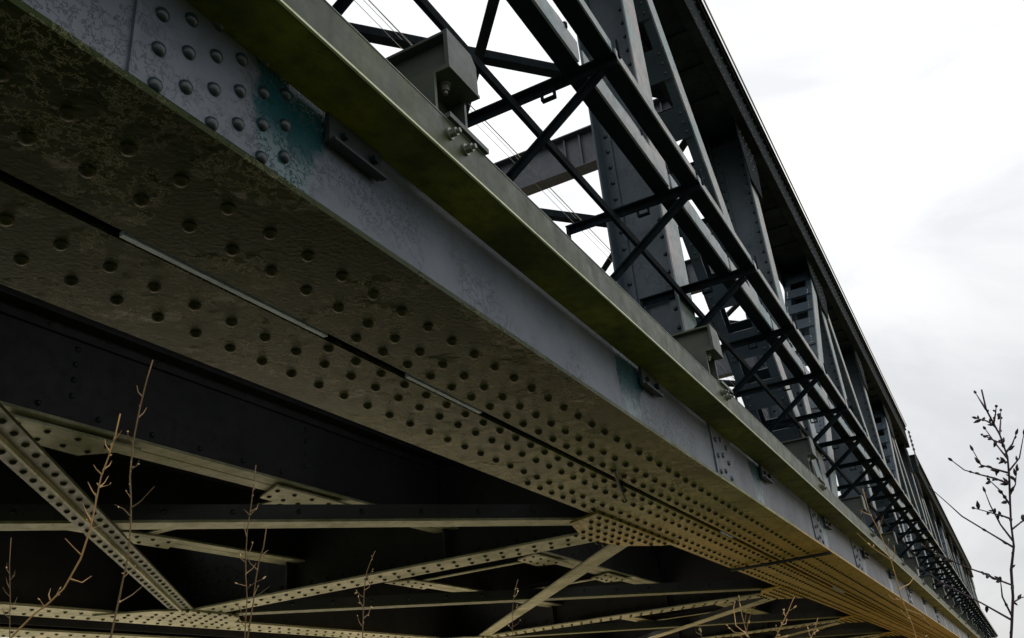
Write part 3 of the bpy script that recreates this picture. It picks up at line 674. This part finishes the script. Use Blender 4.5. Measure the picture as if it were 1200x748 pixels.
def bud(m, p, d, r):
    p = Vector(p); d = Vector(d).normalized(); a = d.orthogonal().normalized(); b = d.cross(a); vs = []; prof = [(0, .2), (1.0, .70), (2.0, .78), (3.1, .45), (4.0, .06)]
    for t, w_ in prof:
        for s_ in range(6): g_ = math.pi/3*s_; vs.append(p+d*(t*r)+(a*math.cos(g_)+b*math.sin(g_))*(w_*r))
    fs = [(k*6+s_, k*6+(s_+1) % 6, (k+1)*6+(s_+1) % 6, (k+1)*6+s_) for k in range(4) for s_ in range(6)]
    m.add(vs, fs, True)
for key, pl in PLANTS.items():
    nm, lab, cat, dark = INFO[key]
    st = [tuple(p) for p in pl['stem']]
    base = (st[0][0]+random.uniform(-.05, .05), st[0][1]+random.uniform(-.05, .05), 0.0)
    mid = tuple((a+b)/2+random.uniform(-.015, .015) for a, b in zip(base, st[0]))
    root = empty(nm, base); tag(root, lab, cat, None if dark else 'dry weed stalks in the foreground')
    m = MB(); sp_ = tube(m, [base, mid]+st, pl['r']*1.5, pl['r']*.30)
    m.mat(1)
    for i in range(2, len(sp_)-1):      # leaf scars, husks and side spurs up the stalk
        for rep in range(2):
            if random.random() < (.45 if dark else .55):
                ax = (sp_[i]-sp_[i-1]).normalized(); sd = Vector([random.uniform(-1, 1) for _ in range(3)]); p_ = sp_[i].lerp(sp_[i-1], random.random())
                if not dark and random.random() < .35:
                    q_ = p_+(ax+sd.normalized()*.9).normalized()*random.uniform(.008, .022); m.cyl(p_, q_, pl['r']*.22, pl['r']*.08, seg=4, cap=False); p_ = q_
                bud(m, p_, ax*1.3+sd, random.uniform(.0009, .0016)*(1.5 if dark else 1))
    m.build('stem', [M_STEMD if dark else (M_STRAW if key in ('curved', 'forked', 'upright_seed', 'small_right', 'orange_thin') else M_DULL), M_BUD if dark else M_HUSK], root, 1, 0)
    for tw in pl['twigs']:
        # start each twig on the nearest point of its stem
        T = [Vector(p) for p in tw]
        best = None
        for a, b in zip(st[:-1], st[1:]):
            a, b = Vector(a), Vector(b); t = max(0, min(1, (T[0]-a).dot(b-a)/(b-a).length_squared)); c = a.lerp(b, t)
            if best is None or (c-T[0]).length < (best-T[0]).length: best = c
        if (best-T[0]).length < .045: T = [best]+T[1:]
        m = MB(); pts = tube(m, T, pl['r']*.42, pl['r']*.15, 5)
        if pl['buds'] or len(pts) > 2:
            m.mat(1)
            dens = 1.0 if dark else (.5 if pl['buds'] else .12)
            for i in range(1, len(pts)):
                for rep in range(6 if dark and random.random() < .42 else 1):
                    if random.random() < dens*(.6 if dark else 1):
                        d = Vector([random.uniform(-1, 1) for _ in range(3)])+(pts[i]-pts[i-1]).normalized()*1.2
                        bud(m, pts[i].lerp(pts[i-1], random.random()), d, random.uniform(.0016, .0034)*(1.0 if dark else .6))
            if dark or pl['buds']: bud(m, pts[-1], pts[-1]-pts[-2], .0026 if dark else .0012)
        m.build('twig', [M_STEMD if dark else (M_STRAW if key in ('curved', 'forked', 'upright_seed', 'small_right', 'orange_thin') else M_DULL), M_BUD if dark else M_HUSK], root, 1, 0)

# ------------------------------------------------------------------ sky, sun, camera
w = bpy.data.worlds.new('World'); scene.world = w; w.use_nodes = True; nt = w.node_tree; nt.nodes.clear()
out = nt.nodes.new('ShaderNodeOutputWorld')
SUN_EL, SUN_AZ = 30, 62
sky = nt.nodes.new('ShaderNodeTexSky'); sky.sky_type = 'NISHITA'; sky.sun_disc = False
sky.sun_elevation = math.radians(SUN_EL); sky.sun_rotation = math.radians(90-SUN_AZ)
b1 = nt.nodes.new('ShaderNodeBackground'); L(nt, sky.outputs[0], b1.inputs[0]); b1.inputs[1].default_value = .10
tc = nt.nodes.new('ShaderNodeTexCoord')
mp = N(nt, 'ShaderNodeMapping'); mp.inputs['Scale'].default_value = (1, 1, 2.2); L(nt, tc.outputs['Generated'], mp.inputs['Vector'])
cn = noise(nt, mp.outputs[0], 2.6, 7, .55, .5)
sp = N(nt, 'ShaderNodeSeparateXYZ'); L(nt, tc.outputs['Generated'], sp.inputs[0])
hz = ramp(nt, sp.outputs[2], [(.0, .60), (.25, .80), (.48, 1.0)])        # overcast: brighter overhead
cl = ramp(nt, cn, [(.36, (.78, .79, .81)), (.56, (1, 1, 1))])
cc = nt.nodes.new('ShaderNodeMix'); cc.data_type = 'RGBA'; cc.blend_type = 'MULTIPLY'; cc.inputs[0].default_value = 1; L(nt, cl, cc.inputs[6]); L(nt, hz, cc.inputs[7])
b2 = nt.nodes.new('ShaderNodeBackground'); L(nt, cc.outputs[2], b2.inputs[0]); b2.inputs[1].default_value = 1.25
ms = nt.nodes.new('ShaderNodeMixShader'); ms.inputs[0].default_value = .93; L(nt, b1.outputs[0], ms.inputs[1]); L(nt, b2.outputs[0], ms.inputs[2]); L(nt, ms.outputs[0], out.inputs[0])

sl = bpy.data.lights.new('sun', 'SUN'); sl.energy = 4.4; sl.angle = math.radians(8); sl.color = (1, .95, .87)
so = bpy.data.objects.new('sun', sl); col.objects.link(so)
dv = Vector((math.cos(math.radians(SUN_EL))*math.cos(math.radians(SUN_AZ)), math.cos(math.radians(SUN_EL))*math.sin(math.radians(SUN_AZ)), math.sin(math.radians(SUN_EL))))
so.rotation_euler = dv.to_track_quat('Z', 'Y').to_euler(); so.location = dv*40

cd = bpy.data.cameras.new('camera'); cam = bpy.data.objects.new('camera', cd); col.objects.link(cam); scene.camera = cam
CR = [(0.47671603, -0.8745636, -0.08877122), (-0.33673677, -0.27496163, 0.90055785), (-0.8120038, -0.39941783, -0.42557634)]
cam.matrix_world = Matrix(((CR[0][0], CR[1][0], CR[2][0], 0), (CR[0][1], CR[1][1], CR[2][1], 0), (CR[0][2], CR[1][2], CR[2][2], CZ), (0, 0, 0, 1)))
cd.sensor_width = 36; cd.lens = 1034.04/1200*36; cd.clip_start = .05; cd.clip_end = 2000
scene.view_settings.view_transform = 'Standard'; scene.view_settings.look = 'None'; scene.view_settings.exposure = 0; scene.view_settings.gamma = 1
scene.view_settings.use_curve_mapping = False
scene.cycles.max_bounces = 8; scene.cycles.diffuse_bounces = 4
